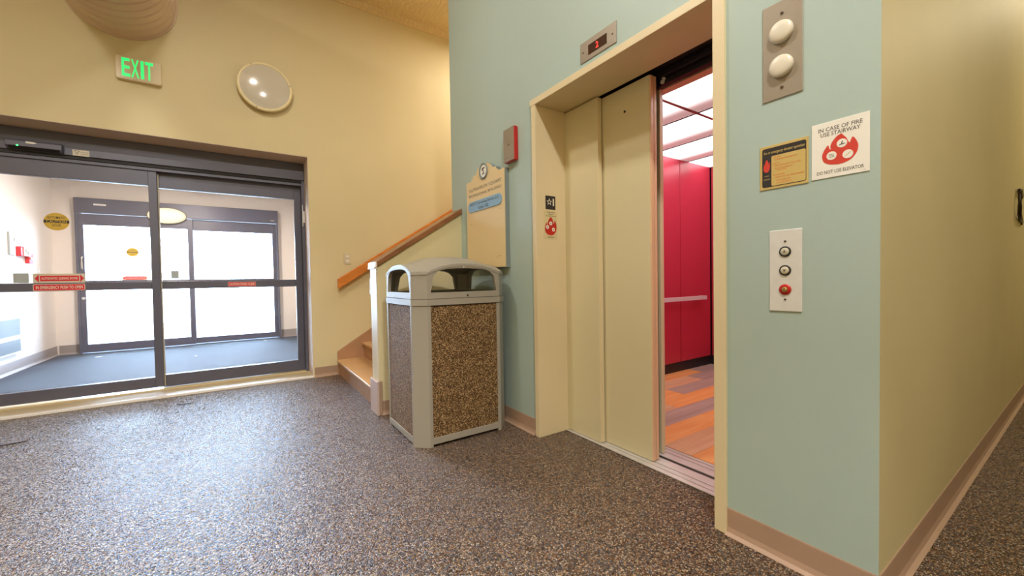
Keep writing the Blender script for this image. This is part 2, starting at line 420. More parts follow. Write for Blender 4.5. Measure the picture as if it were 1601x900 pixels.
struct(MB().box(1.6, 1.8, -4, -1.5, 0, ZC).build('wall_right', M['tan']))
struct(MB().box(1.8, 9, -1.6, -1.5, 0, ZC).build('wall_hall_far', M['beige']))
struct(MB().box(9, 9.1, -1.6, 0.5, 0, ZC).build('wall_hall_end', M['beige']))
# crown moulding with fine flutes under the ceiling on the entry wall
cm = MB().prism([(EY, 4.115), (EY - 0.012, 4.115), (EY - 0.016, 4.135), (EY - 0.05, 4.16), (EY - 0.055, ZC), (EY, ZC)], 'x', -3.4, 5.5)
struct(cm.build('trim_2', M['ceiling_tin']), 'narrow cream moulding under the ceiling')
def cove(name, pts_run, h=0.105, m='cove', label=None):
    """coved base along a polyline; pts_run = [(x,y,nx,ny), ...] with the outward normal"""
    bm = bmesh.new(); prof = [(0.0, h), (0.003, h + 0.001), (0.004, h - 0.004), (0.005, 0.03), (0.010, 0.012), (0.022, 0.002), (0.022, 0.0), (0.0, 0.0)]
    rings = []
    for x, y, nx, ny in pts_run: rings.append([bm.verts.new((x + nx * d, y + ny * d, z)) for d, z in prof])
    for A, B in zip(rings, rings[1:]):
        for i in range(len(prof)):
            j = (i + 1) % len(prof); bm.faces.new((A[i], A[j], B[j], B[i]))
    bm.faces.new(rings[0]); bm.faces.new(rings[-1][::-1])
    mb = MB(); mb.bm = bm
    return struct(mb.build(name, M[m]), label)
arc = []
for k in range(6):
    a = k / 5 * PI / 2; arc.append((WX + 0.012 - 0.012 * math.cos(a), HY + 0.012 - 0.012 * math.sin(a), -math.cos(a), -math.sin(a)))
cove('baseboard_right', [(WX, 0.848, -1, 0)] + arc + [(9, HY, 0, -1)], 0.105, label='brown rubber base wrapping the corner beside the elevator')
cove('baseboard_elevator', [(WX, 3.13, -1, 0), (WX, 2.10, -1, 0)], 0.105, label='brown rubber base between elevator and stairs')
cove('baseboard_entry', [(0.646, EY, 0, -1), (0.885, EY, 0, -1)], 0.105, label='short brown base between entrance and stairs')
cove('baseboard_knee', [(0.885, 3.13, 0, -1), (WX, 3.13, 0, -1)], 0.105, label='brown base behind the litter bin')

# vestibule shell
struct(MB().box(-2.4, 1.1, 5.2, 9.0, -0.15, 0.0).build('floor_vestibule', M['carpet']), 'blue-grey mat floor of the vestibule')
struct(MB().box(-2.4, 1.1, 5.2, 9.0, 2.64, 2.75).build('ceiling_vestibule', M['white_wall']))
struct(MB().box(-2.4, -2.285, 5.2, 9.0, 0, 2.64).build('wall_vestibule_left', M['white_wall']), 'pale vestibule side wall')
struct(MB().box(0.95, 1.1, 5.2, 9.0, 0, 2.64).build('wall_vestibule_right', M['white_wall']))
struct(MB().box(-2.285, -2.035, 8.767, 8.95, 0, 2.64).box(0.62, 0.95, 8.767, 8.95, 0, 2.64).box(-2.035, 0.62, 8.767, 8.95, 2.366, 2.64)
       .build('wall_vestibule_far', M['white_wall']), 'pale vestibule wall around the outer doors')
cove('baseboard_vestibule_left', [(-2.285, 5.25, 1, 0), (-2.285, 8.765, 1, 0)], 0.14, 'cove_grey')
cove('baseboard_vestibule_far', [(-2.26, 8.767, 0, -1), (-2.04, 8.767, 0, -1)], 0.14, 'cove_grey')
cove('baseboard_vestibule_right', [(0.63, 8.767, 0, -1), (0.945, 8.767, 0, -1)], 0.14, 'cove_grey')
struct(MB().box(-30, 30, 9.0, 60, -0.12, -0.02).build('ground', M['concrete']), 'pale paving outside')

# threshold of the entrance
th = thing('trim_3', (-0.7, 4.95, 0), 'pale door threshold', None, kind='structure')
MB().box(-2.10, 0.631, 4.83, 5.24, 0.0, 0.020, 0.002).build('threshold_plate', M['sill_beige'], th, True)
MB().prism([(4.795, 0.0), (4.797, 0.012), (4.805, 0.021), (4.83, 0.022), (4.83, 0.0)], 'x', -2.10, 0.64).build('nosing', M['sill_white'], th, True, 'white metal nosing')
MB().box(-2.10, 0.60, 5.085, 5.098, 0.020, 0.028).build('guide_track', M['sill_beige'], th, True)

# ------------------------------------------------------------------ sliding doors
def leaf(parent, x0, x1, y, z0, z1, stl, stR, top, bot, r0, r1, m, th=0.05, name='door_leaf'):
    """framed glass leaf; stl/stR stile widths, r0-r1 the push rail"""
    y0, y1 = y, y + th
    lf = MB().box(x0, x0 + stl, y0, y1, z0, z1, 0.003).box(x1 - stR, x1, y0, y1, z0, z1, 0.003)
    lf.box(x0 + stl, x1 - stR, y0, y1, z0, z0 + bot, 0.002).box(x0 + stl, x1 - stR, y0, y1, z1 - top, z1, 0.002)
    o = lf.build(name, m, parent, True)
    MB().box(x0 + stl, x1 - stR, y0 - 0.004, y1 - 0.01, r0, r1, 0.004).build('push_rail', m, o, True)
    for a, b in ((z0 + bot, r0), (r1, z1 - top)):
        MB().box(x0 + stl - 0.004, x1 - stR + 0.004, y0 + 0.018, y0 + 0.026, a, b).build('glass_pane', M['glass'], o, True, 'clear glass')
    return o
d1 = thing('door_1', (-0.7, 5.15, 0.02), 'dark bronze automatic sliding glass doors at the lobby entrance', None, kind='structure')
MB().box(-2.09, 0.628, 5.085, 5.24, 2.172, 2.36, 0.004).build('header_box', M['bronze'], d1, True)
MB().box(-2.09, 0.605, 5.10, 5.24, 2.145, 2.172).build('track', M['bronze_dk'], d1, True)
MB().box(-2.09, 0.605, 5.112, 5.24, 2.115, 2.145, 0.002).build('track_cover', M['bronze'], d1, True)
MB().box(0.600, 0.630, 5.10, 5.24, 0.02, 2.172, 0.003).build('jamb', M['bronze'], d1, True)
MB().box(-2.09, -2.05, 5.10, 5.24, 0.02, 2.172, 0.003).build('jamb', M['bronze'], d1, True)
leaf(d1, -2.045, -0.637, 5.13, 0.042, 2.125, 0.075, 0.062, 0.150, 0.098, 0.989, 1.061, M['bronze'])
leaf(d1, -0.648, 0.600, 5.19, 0.024, 2.14, 0.014, 0.068, 0.168, 0.118, 0.985, 1.063, M['bronze'])
MB().box(-0.636, -0.628, 5.165, 5.19, 0.04, 2.10).build('weather_strip', M['sticker'], d1, True, 'pale brush strip along the leaf edge')
br = MB().box(0.603, 0.611, 5.09, 5.102, 1.66, 1.90, 0.001).box(0.611, 0.630, 5.09, 5.104, 1.70, 1.83, 0.003)
br.cyl((0.620, 5.088, 1.80), 0.006, 0.01, 'y').cyl((0.620, 5.088, 1.735), 0.006, 0.01, 'y').build('latch_bracket', M['steel'], d1, True, 'steel latch bracket on the right jamb')

d2 = thing('door_2', (-0.7, 8.75, 0), 'outer automatic sliding glass doors at the far end of the vestibule', None, kind='structure')
MB().box(-2.033, 0.618, 8.68, 8.90, 2.13, 2.362, 0.004).build('header_box', M['bronze'], d2, True)
for i in range(3): MB().box(*[(-1.82, -1.68), (-0.98, -0.87), (0.50, 0.56)][i], 8.674, 8.682, *[(2.255, 2.28), (2.21, 2.235), (2.17, 2.18)][i]).build('header_sticker', M['white'], d2, True)
MB().box(-2.033, -2.005, 8.69, 8.90, 0.0, 2.13, 0.003).build('jamb', M['bronze'], d2, True)
MB().box(0.59, 0.618, 8.69, 8.90, 0.0, 2.13, 0.003).build('jamb', M['bronze'], d2, True)
lf2 = leaf(d2, -2.003, -0.637, 8.70, 0.01, 2.125, 0.06, 0.072, 0.17, 0.125, 1.03, 1.11, M['bronze'])
leaf(d2, -0.65, 0.588, 8.76, 0.01, 2.125, 0.014, 0.065, 0.18, 0.10, 1.03, 1.11, M['bronze'])
MB().tube([(-1.965, 8.70, 1.28), (-1.965, 8.66, 1.295), (-1.965, 8.655, 1.37), (-1.965, 8.66, 1.455), (-1.965, 8.70, 1.47)], 0.009).build('pull_handle', M['white'], lf2, True, 'white pull handle')
MB().cyl((-1.968, 8.695, 0.84), 0.02, 0.012, 'y').build('lock_cylinder', M['steel'], lf2, True)

# ------------------------------------------------------------------ elevator entrance
ef = thing('door_3', (1.70, 1.48, 0), 'cream steel elevator door frame', None, kind='structure')
MB().box(1.58, 1.83, 2.05, 2.092, 0.0, 2.134, 0.002).build('jamb', M['cream_edge'], ef, True)
MB().box(1.58, 1.83, 0.845, 0.892, 0.0, 2.20, 0.002).build('jamb', M['cream_edge'], ef, True)
MB().box(1.578, 1.85, 0.892, 2.102, 2.134, 2.174, 0.002).build('head', M['cream_edge'], ef, True)
MB().box(1.80, 2.0, 2.094, 3.18, 0.0, 2.3).build('return', M['shaft'], ef, True)

def door_panel(x0, x1, ya, yb, label, name='elevator_door_panel'):
    t = thing(name, ((x0 + x1) / 2, (ya + yb) / 2, 0.008), label, 'elevator door', 'elevator landing door panels')
    MB().box(x0, x1, ya, yb, 0.008, 2.126, 0.002).build('skin', M['cream'], t, True)
    return t
p1 = door_panel(1.826, 1.858, 1.752, 2.25, 'cream elevator door panel on the left, next to the jamb with the star sticker')
MB().box(1.826, 1.858, 1.748, 1.7525, 0.010, 2.124).build('edge_strip', M['cream_edge'], p1, True)
p2 = door_panel(1.868, 1.922, 1.408, 1.95, 'wider cream elevator door panel with a tiny key hole, beside the open gap')
e = MB().box(1.870, 1.894, 1.399, 1.409, 0.010, 2.124, 0.002).box(1.899, 1.920, 1.399, 1.409, 0.010, 2.124, 0.002)
e.build('rubber_edge', M['cream_edge2'], p2, True, 'worn pinkish leading edge')
MB().cyl((1.8675, 1.575, 1.985), 0.007, 0.003, 'x').build('key_hole', M['black'], p2, True)

# door gear above the opening and dark hoistway parts seen in the gap
dg_ = thing('door_operator', (1.93, 1.3, 2.12), 'dark door track and rollers above the open elevator gap', 'door mechanism')
MB().box(1.86, 1.955, 0.86, 2.3, 2.150, 2.30).build('housing', M['shaft'], dg_, True)
MB().box(1.925, 1.955, 0.86, 1.40, 2.115, 2.150, 0.002).build('rail', M['shaft'], dg_, True)
MB().box(1.957, 1.99, 0.86, 2.3, 2.085, 2.30, 0.002).build('toe_guard', M['shaft'], dg_, True)
MB().cyl((1.962, 1.385, 2.10), 0.012, 0.02, 'x', 16).cyl((1.955, 1.372, 2.112), 0.007, 0.03, 'x', 12).build('roller', M['steel'], dg_, True)

# sill
sl = thing('elevator_sill', (1.89, 1.47, 0), 'grooved aluminium elevator sill across the floor of the doorway', 'sill')
MB().box(1.806, 1.838, 0.893, 2.049, 0, 0.006, 0.001).box(1.843, 1.877, 0.893, 2.049, 0, 0.006, 0.001).box(1.883, 1.950, 0.893, 2.049, 0, 0.006, 0.001).build('landing_plate', M['alu'], sl, True)
MB().box(1.806, 2.10, 0.893, 2.09, 0.0, 0.0015).build('groove_bed', M['black'], sl, True)
MB().box(1.978, 2.036, 0.893, 2.09, 0, 0.006, 0.001).box(2.042, 2.074, 0.893, 2.09, 0, 0.006, 0.001).box(2.080, 2.105, 0.893, 2.09, 0, 0.006, 0.001).build('car_plate', M['alu'], sl, True)

# ------------------------------------------------------------------ elevator car
CX0, CX1, CY0, CY1, CZ = 2.105, 4.50, 0.62, 2.575, 2.272
car = thing('elevator_car', (3.3, 1.6, 0), 'open elevator car with red laminate walls, plank floor and lit ceiling', 'elevator')
fl = MB().box(CX0, CX1, CY0, CY1, 0.0005, 0.004).build('floor_base', M['kick'], car, True)
rows = [0.62, 0.78, 0.96, 1.14, 1.32, 1.50, 1.68, 1.86, 2.05, 2.23, 2.41, CY1]
kinds = ['tan', 'orange', 'grey', 'orange', 'tan', 'orange', 'grey', 'tan', 'orange', 'tan', 'tan']
kinds2 = ['grey', 'tan', 'orange', 'tan', 'orange', 'orange', 'grey', 'orange', 'grey', 'tan', 'orange']
kinds3 = ['orange', 'orange', 'tan', 'grey', 'tan', 'tan', 'orange', 'orange', 'tan', 'grey', 'grey']
for i in range(len(rows) - 1):
    cuts = [CX0, CX0 + 0.35 + (i * 0.37) % 0.75, CX0 + 1.45 + (i * 0.29) % 0.6, CX1]
    for j in range(3):
        k = (kinds, kinds2, kinds3)[j][i]
        MB().box(cuts[j] + 0.0008, cuts[j + 1] - 0.0008, rows[i] + 0.0008, rows[i + 1] - 0.0008, 0.004, 0.009).build('plank', M['plank_' + k], fl, True)
MB().box(CX0, CX1, CY1, CY1 + 0.03, 0, 0.11).box(CX1, CX1 + 0.03, CY0, CY1, 0, 0.11).box(CX0, CX1, CY0 - 0.03, CY0, 0, 0.11).build('kick_plate', M['kick'], car, True, 'scuffed black kick plate')
xs = [2.105, 2.72, 3.31, 3.90, 4.475]
for a, b in zip(xs, xs[1:]):
    MB().box(a + 0.004, b - 0.004, CY1 - 0.015, CY1 + 0.01, 0.115, 2.262, 0.002).build('wall_panel', M['carred'], car, True)
    MB().box(a + 0.004, b - 0.004, CY0 - 0.01, CY0 + 0.015, 0.115, 2.262, 0.002).build('wall_panel', M['carred'], car, True)
for a, b in ((0.65, 1.29), (1.29, 1.93), (1.93, 2.555)):
    MB().box(CX1 - 0.015, CX1 + 0.01, a + 0.004, b - 0.004, 0.115, 2.262, 0.002).build('wall_panel', M['carred'], car, True)
MB().box(CX0 - 0.05, CX1 + 0.05, CY1 + 0.0105, CY1 + 0.03, 0, 2.35).box(CX0 - 0.05, CX1 + 0.05, CY0 - 0.03, CY0 - 0.0105, 0, 2.35).box(CX1 + 0.0105, CX1 + 0.03, CY0 - 0.03, CY1 + 0.03, 0, 2.35).box(CX0 - 0.05, CX1, CY0, CY1, CZ + 0.03, CZ + 0.05).build('shell', M['black'], car, True)
hr = MB().box(2.35, 4.26, 2.475, 2.487, 0.770, 0.812, 0.002).build('handrail', M['steel'], car, True, 'flat brushed steel handrail')
for x in (2.6, 3.4, 4.15): MB().box(x, x + 0.03, 2.487, 2.56, 0.78, 0.80).build('rail_bracket', M['steel'], hr, True)
MB().box(4.248, 4.26, 2.485, 2.56, 0.770, 0.812, 0.001).build('rail_end', M['steel'], hr, True)
cxs = [2.11, 2.34, 2.915, 3.485, 4.06, 4.50]
for a, b_ in zip(cxs, cxs[1:]):
    for c, d in ((CY0, 1.755), (1.775, CY1)):
        MB().box(a + 0.006, b_ - 0.006, c + 0.003, d - 0.003, CZ - 0.006, CZ, 0.001).build('ceiling_panel', M['diffuser'], car, True, 'backlit perforated white ceiling panel')
g = MB()
for x in cxs[1:-1]: g.box(x - 0.006, x + 0.006, CY0, CY1, CZ - 0.010, CZ + 0.02)
g.build('ceiling_grid', M['black'], car, True)
MB().box(CX0, CX1, 1.752, 1.778, CZ - 0.01, CZ + 0.02).build('ceiling_bar', M['steel_warm'], car, True)
MB().box(2.035, 2.10, CY0, CY1, 2.098, 2.30, 0.002).build('transom', M['cartop'], car, True, 'pinkish beige panel over the car doorway')
MB().box(2.035, 2.10, CY0, 0.86, 0.0, 2.098).build('front_return', M['cartop'], car, True)
cd = thing('car_door', (2.02, 1.75, 0.008), 'narrow edge of the inner car door standing beside the dark gap', 'elevator door')
MB().box(2.000, 2.028, 1.455, 2.09, 0.008, 2.095, 0.002).build('skin', M['steel_warm'], cd, True)
MB().box(1.999, 2.030, 1.436, 1.456, 0.008, 2.095, 0.003).build('safety_edge', M['cream_edge'], cd, True)
MB().box(2.029, 2.034, 1.48, 2.09, 0.008, 2.095).build('seal', M['black'], cd, True)
MB().box(1.930, 1.945, 1.42, 2.05, 0.008, 2.12).build('gap_baffle', M['shaft'], cd, True)

# ------------------------------------------------------------------ stairs, knee wall, handrail
st = thing('staircase', (1.6, 4.0, 0), 'staircase with tan treads climbing away behind the low wall', 'stairs')
RUN, RISE = 0.270, 0.167
for i in range(16):
    x = 0.868 + RUN * i; z = RISE * (i + 1)
    if x > 5.2: break
    MB().box(x, x + RUN + 0.03, 3.302, 4.772, z - 0.028, z, 0.006).build('tread', M['tread'], st, True)
    MB().box(x + 0.022, x + 0.036, 3.302, 4.772, z - RISE, z - 0.028).build('riser', M['skirt'], st, True)
s0, z0 = 0.878, 0.255
MB().prism([(s0, 0.0), (s0, z0), (5.2, z0 + (5.2 - s0) * 0.628), (5.2, (5.2 - s0) * 0.628 - 0.3), (1.5, 0.0)], 'y', 4.772, 4.798).build('skirt_board', M['skirt'], st, True)

kw = struct(MB().prism([(0.872, 0.0), (0.872, 1.140), (WX, 1.140 + (WX - 0.872) * 0.628), (WX, 0.0)], 'y', 3.13, 3.30).build('wall_stair', M['tan']), 'low sloping wall beside the stairs')
CL = 0.628
def slope_bar(x0, x1, z, h, y0, y1, m, parent, name, bev=0.003):
    return MB().prism([(x0, z), (x0, z + h), (x1, z + h + (x1 - x0) * CL), (x1, z + (x1 - x0) * CL)], 'y', y0, y1, bev=bev).build(name, m, parent, True)
cp = kw
slope_bar(0.862, 1.594, 1.137, 0.044, 3.112, 3.318, M['capwood'], cp, 'cap_board')['label'] = 'brown stained wooden cap along the sloping top'
MB().box(0.852, 0.866, 3.108, 3.320, 1.138, 1.176, 0.003).build('end_block', M['white'], cp, True, 'pale end block')
MB().box(0.846, 0.872, 3.118, 3.312, 1.125, 1.138, 0.002).build('bed_moulding', M['white'], cp, True)
ep = struct(MB().box(0.864, 0.873, 3.132, 3.298, 0.25, 1.126, 0.001).build('trim_4', M['offwhite']), 'pale end of the low stair wall')
cg = thing('corner_guard', (0.86, 3.21, 0), 'mauve plastic guard around the foot of the low stair wall', 'corner guard')
MB().box(0.846, 0.864, 3.118, 3.312, 0, 0.262, 0.003).build('front_plate', M['pinkbase'], cg, True)
MB().box(0.864, 0.886, 3.118, 3.1285, 0, 0.262, 0.002).build('side_plate', M['cove'], cg, True)
hd = thing('handrail', (0.9, 4.75, 1.0), 'orange oak handrail board on the tan wall above the stairs', 'handrail')
MB().prism([(0.890, 0.948), (0.890, 1.062), (4.9, 1.062 + 4.01 * CL), (4.9, 0.948 + 4.01 * CL)], 'y', 4.722, 4.760, bev=0.006).build('board', M['oak'], hd, True)
for x in (1.1, 2.3, 3.5, 4.7): MB().box(x, x + 0.05, 4.76, 4.80, 1.0 + (x - 0.89) * CL, 1.04 + (x - 0.89) * CL, 0.003).build('bracket', M['darkmetal'], hd, True)
op = thing('outlet_plate', (1.010, EY, 1.285), 'small ivory wall plate on the tan wall left of the handrail end', 'outlet', basis='entry')
MB().box(-0.038, 0.038, -0.06, 0.06, 0, 0.006, 0.003).build('plate', M['offwhite'], op)
MB().box(-0.017, 0.017, 0.008, 0.040, 0.006, 0.009, 0.002).build('socket', M['white'], op)
MB().box(-0.017, 0.017, -0.040, -0.008, 0.006, 0.009, 0.002).build('socket', M['white'], op)
sw = thing('wall_plate', (0.90, 3.30, 0.99), 'white bracket plate on the stair side of the low wall, near its end post', 'wall plate')
MB().box(0.862, 0.90, 3.300, 3.318, 0.925, 1.055, 0.003).build('plate', M['white'], sw, True)
MB().box(0.862, 0.885, 3.318, 3.330, 0.925, 0.965, 0.003).build('lip', M['white'], sw, True)

# ------------------------------------------------------------------ litter bin
X0, X1, Y0, Y1 = 0.865, 1.532, 2.315, 2.955
CH = 0.076
tb = thing('litter_bin', ((X0 + X1) / 2, (Y0 + Y1) / 2, 0), 'taupe litter bin with pebble aggregate side panels and arched openings in its lid', 'trash can')
def octa(d=0.0, ch=CH):
    x0, x1, y0, y1 = X0 - d, X1 + d, Y0 - d, Y1 + d
    return [(x0, y0 + ch), (x0 + ch, y0), (x1 - ch, y0), (x1, y0 + ch), (x1, y1 - ch), (x1 - ch, y1), (x0 + ch, y1), (x0, y1 - ch)]
def ring(mb, outer, inner, z0, z1):
    b = bmesh.new()
    L = [[b.verts.new((p[0], p[1], z)) for p in pl] for pl in (outer, inner) for z in (z0, z1)]
    n = len(outer)
    for i in range(n):
        j = (i + 1) % n
        b.faces.new((L[0][i], L[0][j], L[1][j], L[1][i])); b.faces.new((L[2][i], L[2][j], L[3][j], L[3][i]))
        b.faces.new((L[1][i], L[1][j], L[3][j], L[3][i])); b.faces.new((L[0][i], L[0][j], L[2][j], L[2][i]))
    bmesh.ops.recalc_face_normals(b, faces=b.faces[:])
    mb._add(b); return mb
W = 0.022
for sx, sy in ((0, 0), (1, 0), (0, 1), (1, 1)):
    fx = (lambda t: X0 + t) if not sx else (lambda t: X1 - t)
    fy = (lambda t: Y0 + t) if not sy else (lambda t: Y1 - t)
    pts = [(fx(0), fy(CH + W)), (fx(0), fy(CH)), (fx(CH), fy(0)), (fx(CH + W), fy(0)), (fx(CH + W), fy(0.02)), (fx(0.06), fy(0.06)), (fx(0.02), fy(CH + W))]
    MB().prism(pts, 'z', 0.0, 0.874, bev=0.002).build('corner_post', M['can'], tb, True)
a0, a1 = X0 + CH + W, X1 - CH - W; c0, c1 = Y0 + CH + W, Y1 - CH - W
for y in (Y0, Y1 - 0.02):
    MB().box(a0, a1, y, y + 0.02, 0.018, 0.058, 0.002).build('bottom_rail', M['can'], tb, True)
    yy = y + 0.006 if y == Y0 else y
    MB().box(a0, a1, yy, yy + 0.014, 0.058, 0.870).build('aggregate_panel', M['aggregate'], tb, True, 'exposed pebble aggregate panel')
for x in (X0, X1 - 0.02):
    MB().box(x, x + 0.02, c0, c1, 0.018, 0.058, 0.002).build('bottom_rail', M['can'], tb, True)
    xx = x + 0.006 if x == X0 else x
    MB().box(xx, xx + 0.014, c0, c1, 0.058, 0.870).build('aggregate_panel', M['aggregate'], tb, True, 'exposed pebble aggregate panel')
ring(MB(), octa(0.004), octa(-0.03), 0.876, 0.914).build('collar', M['can'], tb, True)
MB().prism(octa(-0.031), 'z', 0.03, 0.90).build('inner_liner', M['can_dk'], tb, True)
lid = ring(MB(), octa(0.001), octa(-0.028), 0.917, 0.955)
def Af(t): return max(0.0, 1 - abs(t) ** 2.4)
NA = 16
def arch_side(mb, axis, l, r, pos, inward):
    """arched frame of one side face; l, r along the face"""
    m = (l + r) / 2; hw = (r - l) / 2
    ts = [-1 + 2 * k / NA for k in range(NA + 1)]
    outer = [(l, 0.95)] + [(m + t * hw, 1.082 + 0.052 * Af(t)) for t in ts] + [(r, 0.95)]
    inner = [(l + 0.022, 0.95)] + [(m + t * (hw - 0.040 + 0.0), 1.083 + 0.022 * Af(t) - 0.03 * abs(t) ** 10) for t in ts] + [(r - 0.022, 0.95)]
    mb.strip(outer, inner, axis, pos, pos + inward)
arch_side(lid, 'y', X0 + CH, X1 - CH, Y0, 0.024); arch_side(lid, 'y', X0 + CH, X1 - CH, Y1, -0.024)
arch_side(lid, 'x', Y0 + CH, Y1 - CH, X0, 0.024); arch_side(lid, 'x', Y0 + CH, Y1 - CH, X1, -0.024)
for sx, sy in ((0, 0), (1, 0), (0, 1), (1, 1)):
    fx = (lambda t: X0 + t) if not sx else (lambda t: X1 - t)
    fy = (lambda t: Y0 + t) if not sy else (lambda t: Y1 - t)
    lid.prism([(fx(0), fy(CH)), (fx(CH), fy(0)), (fx(CH + 0.004), fy(0.024)), (fx(0.024), fy(CH + 0.004))], 'z', 0.95, 1.084)
# domed roof
bmr = bmesh.new(); N = 44; gv = {}
mx, my = (X0 + X1) / 2, (Y0 + Y1) / 2; hx, hy = (X1 - X0) / 2 + 0.003, (Y1 - Y0) / 2 + 0.003
for layer, dz in ((0, 0.0), (1, -0.012)):
    for i in range(N + 1):
        for j in range(N + 1):
            u = -1 + 2 * i / N; v = -1 + 2 * j / N
            dx, dy = u * hx, v * hy
            ov = abs(dx) + abs(dy) - (hx + hy - CH)
            if ov > 0: dx -= math.copysign(ov / 2, dx); dy -= math.copysign(ov / 2, dy)
            tu = dx / (hx - CH); tv = dy / (hy - CH)
            z = 1.092 + 0.050 * Af(tu) + 0.050 * Af(tv)
            ex = max(abs(dx) / hx, abs(dy) / hy, (abs(dx) + abs(dy)) / (hx + hy - CH))
            if ex > 0.86: z -= 0.016 * ((ex - 0.86) / 0.14) ** 2
            gv[layer, i, j] = bmr.verts.new((mx + dx, my + dy, z + dz))
for layer in (0, 1):
    for i in range(N):
        for j in range(N):
            q = [gv[layer, i, j], gv[layer, i + 1, j], gv[layer, i + 1, j + 1], gv[layer, i, j + 1]]
            f = bmr.faces.new(q if layer == 0 else q[::-1]); f.smooth = True
for i in range(N):
    for A in ((i, 0, i + 1, 0), (i, N, i + 1, N), (0, i, 0, i + 1), (N, i, N, i + 1)):
        bmr.faces.new((gv[0, A[0], A[1]], gv[0, A[2], A[3]], gv[1, A[2], A[3]], gv[1, A[0], A[1]]))
bmesh.ops.remove_doubles(bmr, verts=bmr.verts[:], dist=0.0004)
lid._add(bmr)
lo = lid.build('lid', M['can'], tb, True, 'domed lid with an arched opening on each side')
ring(MB(), octa(-0.0285), octa(-0.11), 0.930, 0.945).build('chute_rim', M['can_dk'], lo, True)
MB().cyl((1.215, 2.313, 0.931), 0.006, 0.004, 'y', 12).build('lock', M['screw'], lo, True)
MB().cyl((1.19, 2.3125, 1.112), 0.005, 0.004, 'y', 12).build('rivet', M['white'], lo, True)

# ------------------------------------------------------------------ things on the elevator wall
dp = thing('floor_indicator', (WX, 1.518, 2.174), 'steel floor indicator plate with a lit red 2, above the elevator door frame', 'floor indicator', basis='elev')
MB().box(-0.129, 0.129, 0.032, 0.140, 0, 0.005, 0.002).build('plate', M['steel_warm'], dp)
MB().box(-0.066, 0.066, 0.056, 0.108, 0.005, 0.0062).build('display_window', M['displayglass'], dp)
text('2', -0.009, 0.009, 0.066, 0.098, 0.0068, dp, M['redled'], 'digit', 0.01)
MB().cyl((-0.104, 0.084, 0.006), 0.004, 0.003, 'z', 12).build('screw', M['screw'], dp)
MB().cyl((0.104, 0.084, 0.006), 0.004, 0.003, 'z', 12).build('screw', M['screw'], dp)

fb = thing('fire_service_box', (WX, 2.325, 1.840), 'red metal box with a taupe front plate, left of the elevator frame above the directory', 'alarm box', basis='elev')
MB().box(-0.064, 0.064, 0.0, 0.230, 0.0, 0.034, 0.005).build('housing', M['red'], fb)
MB().box(-0.063, 0.063, 0.003, 0.227, 0.034, 0.037, 0.001).build('front_plate', M['steel_warm'], fb)
MB().cyl((0.005, 0.113, 0.038), 0.005, 0.004, 'z', 12).build('screw', M['screw'], fb)
MB().box(-0.05, 0.055, 0.024, 0.0255, 0.037, 0.0374).build('engraved_line', M['greyprint'], fb)

dr = thing('directory_sign', (WX, 2.667, 1.115), 'cream tenant directory board with a crested top and grey-blue edges, behind the bin', 'sign', basis='elev')
top = [(0.288, 0.700), (0.200, 0.700), (0.200, 0.716), (0.176, 0.716), (0.176, 0.734), (0.150, 0.738)]
crest = [(0.128 * math.cos(a), 0.722 + 0.076 * math.sin(a)) for a in [math.radians(12 + 156 * k / 14) for k in range(15)]]
outl = [(-0.288, 0.0), (0.288, 0.0)] + top + crest + [(-x, y) for x, y in top[::-1]]
flat(outl, 0.0, 0.034).build('board', M['signgrey'], dr)
flat([(x * 0.985, 0.004 + y * 0.992) for x, y in outl], 0.034, 0.037).build('face_panel', M['signcream'], dr)
ro = MB(); ro.lathe([(0.060, 0.037), (0.062, 0.045), (0.052, 0.047), (0.047, 0.040), (0.0, 0.040)], (0, 0.738, 0)); ro.build('emblem_ring', M['signgrey'], dr)
flat(circ(0, 0.738, 0.046), 0.040, 0.0412).build('emblem_disc', M['signwhite'], dr)
em = MB().prism([(-0.022, 0.712), (0.022, 0.716), (0.022, 0.722), (0.006, 0.720), (0.006, 0.738), (-0.006, 0.738), (-0.006, 0.720), (-0.022, 0.718)], 'z', 0.0412, 0.0420)
em.prism([(-0.020, 0.744), (0.0, 0.738), (0.004, 0.752), (0.020, 0.756), (0.020, 0.770), (0.0, 0.762), (-0.006, 0.768), (-0.020, 0.762)], 'z', 0.0412, 0.0420)
em.build('emblem_mark', M['greyprint'], dr)
text('716', -0.243, -0.180, 0.610, 0.636, 0.0376, dr, M['greyprint'])
text('FRANKLIN SQUARE', -0.165, 0.243, 0.610, 0.638, 0.0376, dr, M['greyprint'])
text('PROFESSIONAL BUILDING', -0.243, 0.243, 0.570, 0.590, 0.0376, dr, M['greyprint'])
flat(rrect(-0.250, 0.250, 0.452, 0.532, 0.039, 8), 0.037, 0.043).build('tenant_plaque', M['plaque'], dr, label='blue rounded tenant plaque')
text('WESTCT Counseling Service, LLC', -0.222, 0.215, 0.494, 0.520, 0.0434, dr, M['blackprint'], bold=0.02)
text('Suite 102', -0.085, 0.070, 0.462, 0.486, 0.0434, dr, M['blackprint'], bold=0.02)
for x, y in ((-0.22, 0.36), (-0.235, 0.06), (-0.20, 0.055), (-0.19, 0.045), (0.17, 0.075), (0.195, 0.085), (0.22, 0.083), (0.23, 0.42)):
    MB().cyl((x, y, 0.0371), 0.0032, 0.001, 'z', 10).build('nail_hole', M['blackprint'], dr)
for y in (0.35, 0.23, 0.115):
    MB().box(-0.24, 0.24, y, y + 0.002, 0.037, 0.0372).build('faint_line', M['clearsticker'], dr)

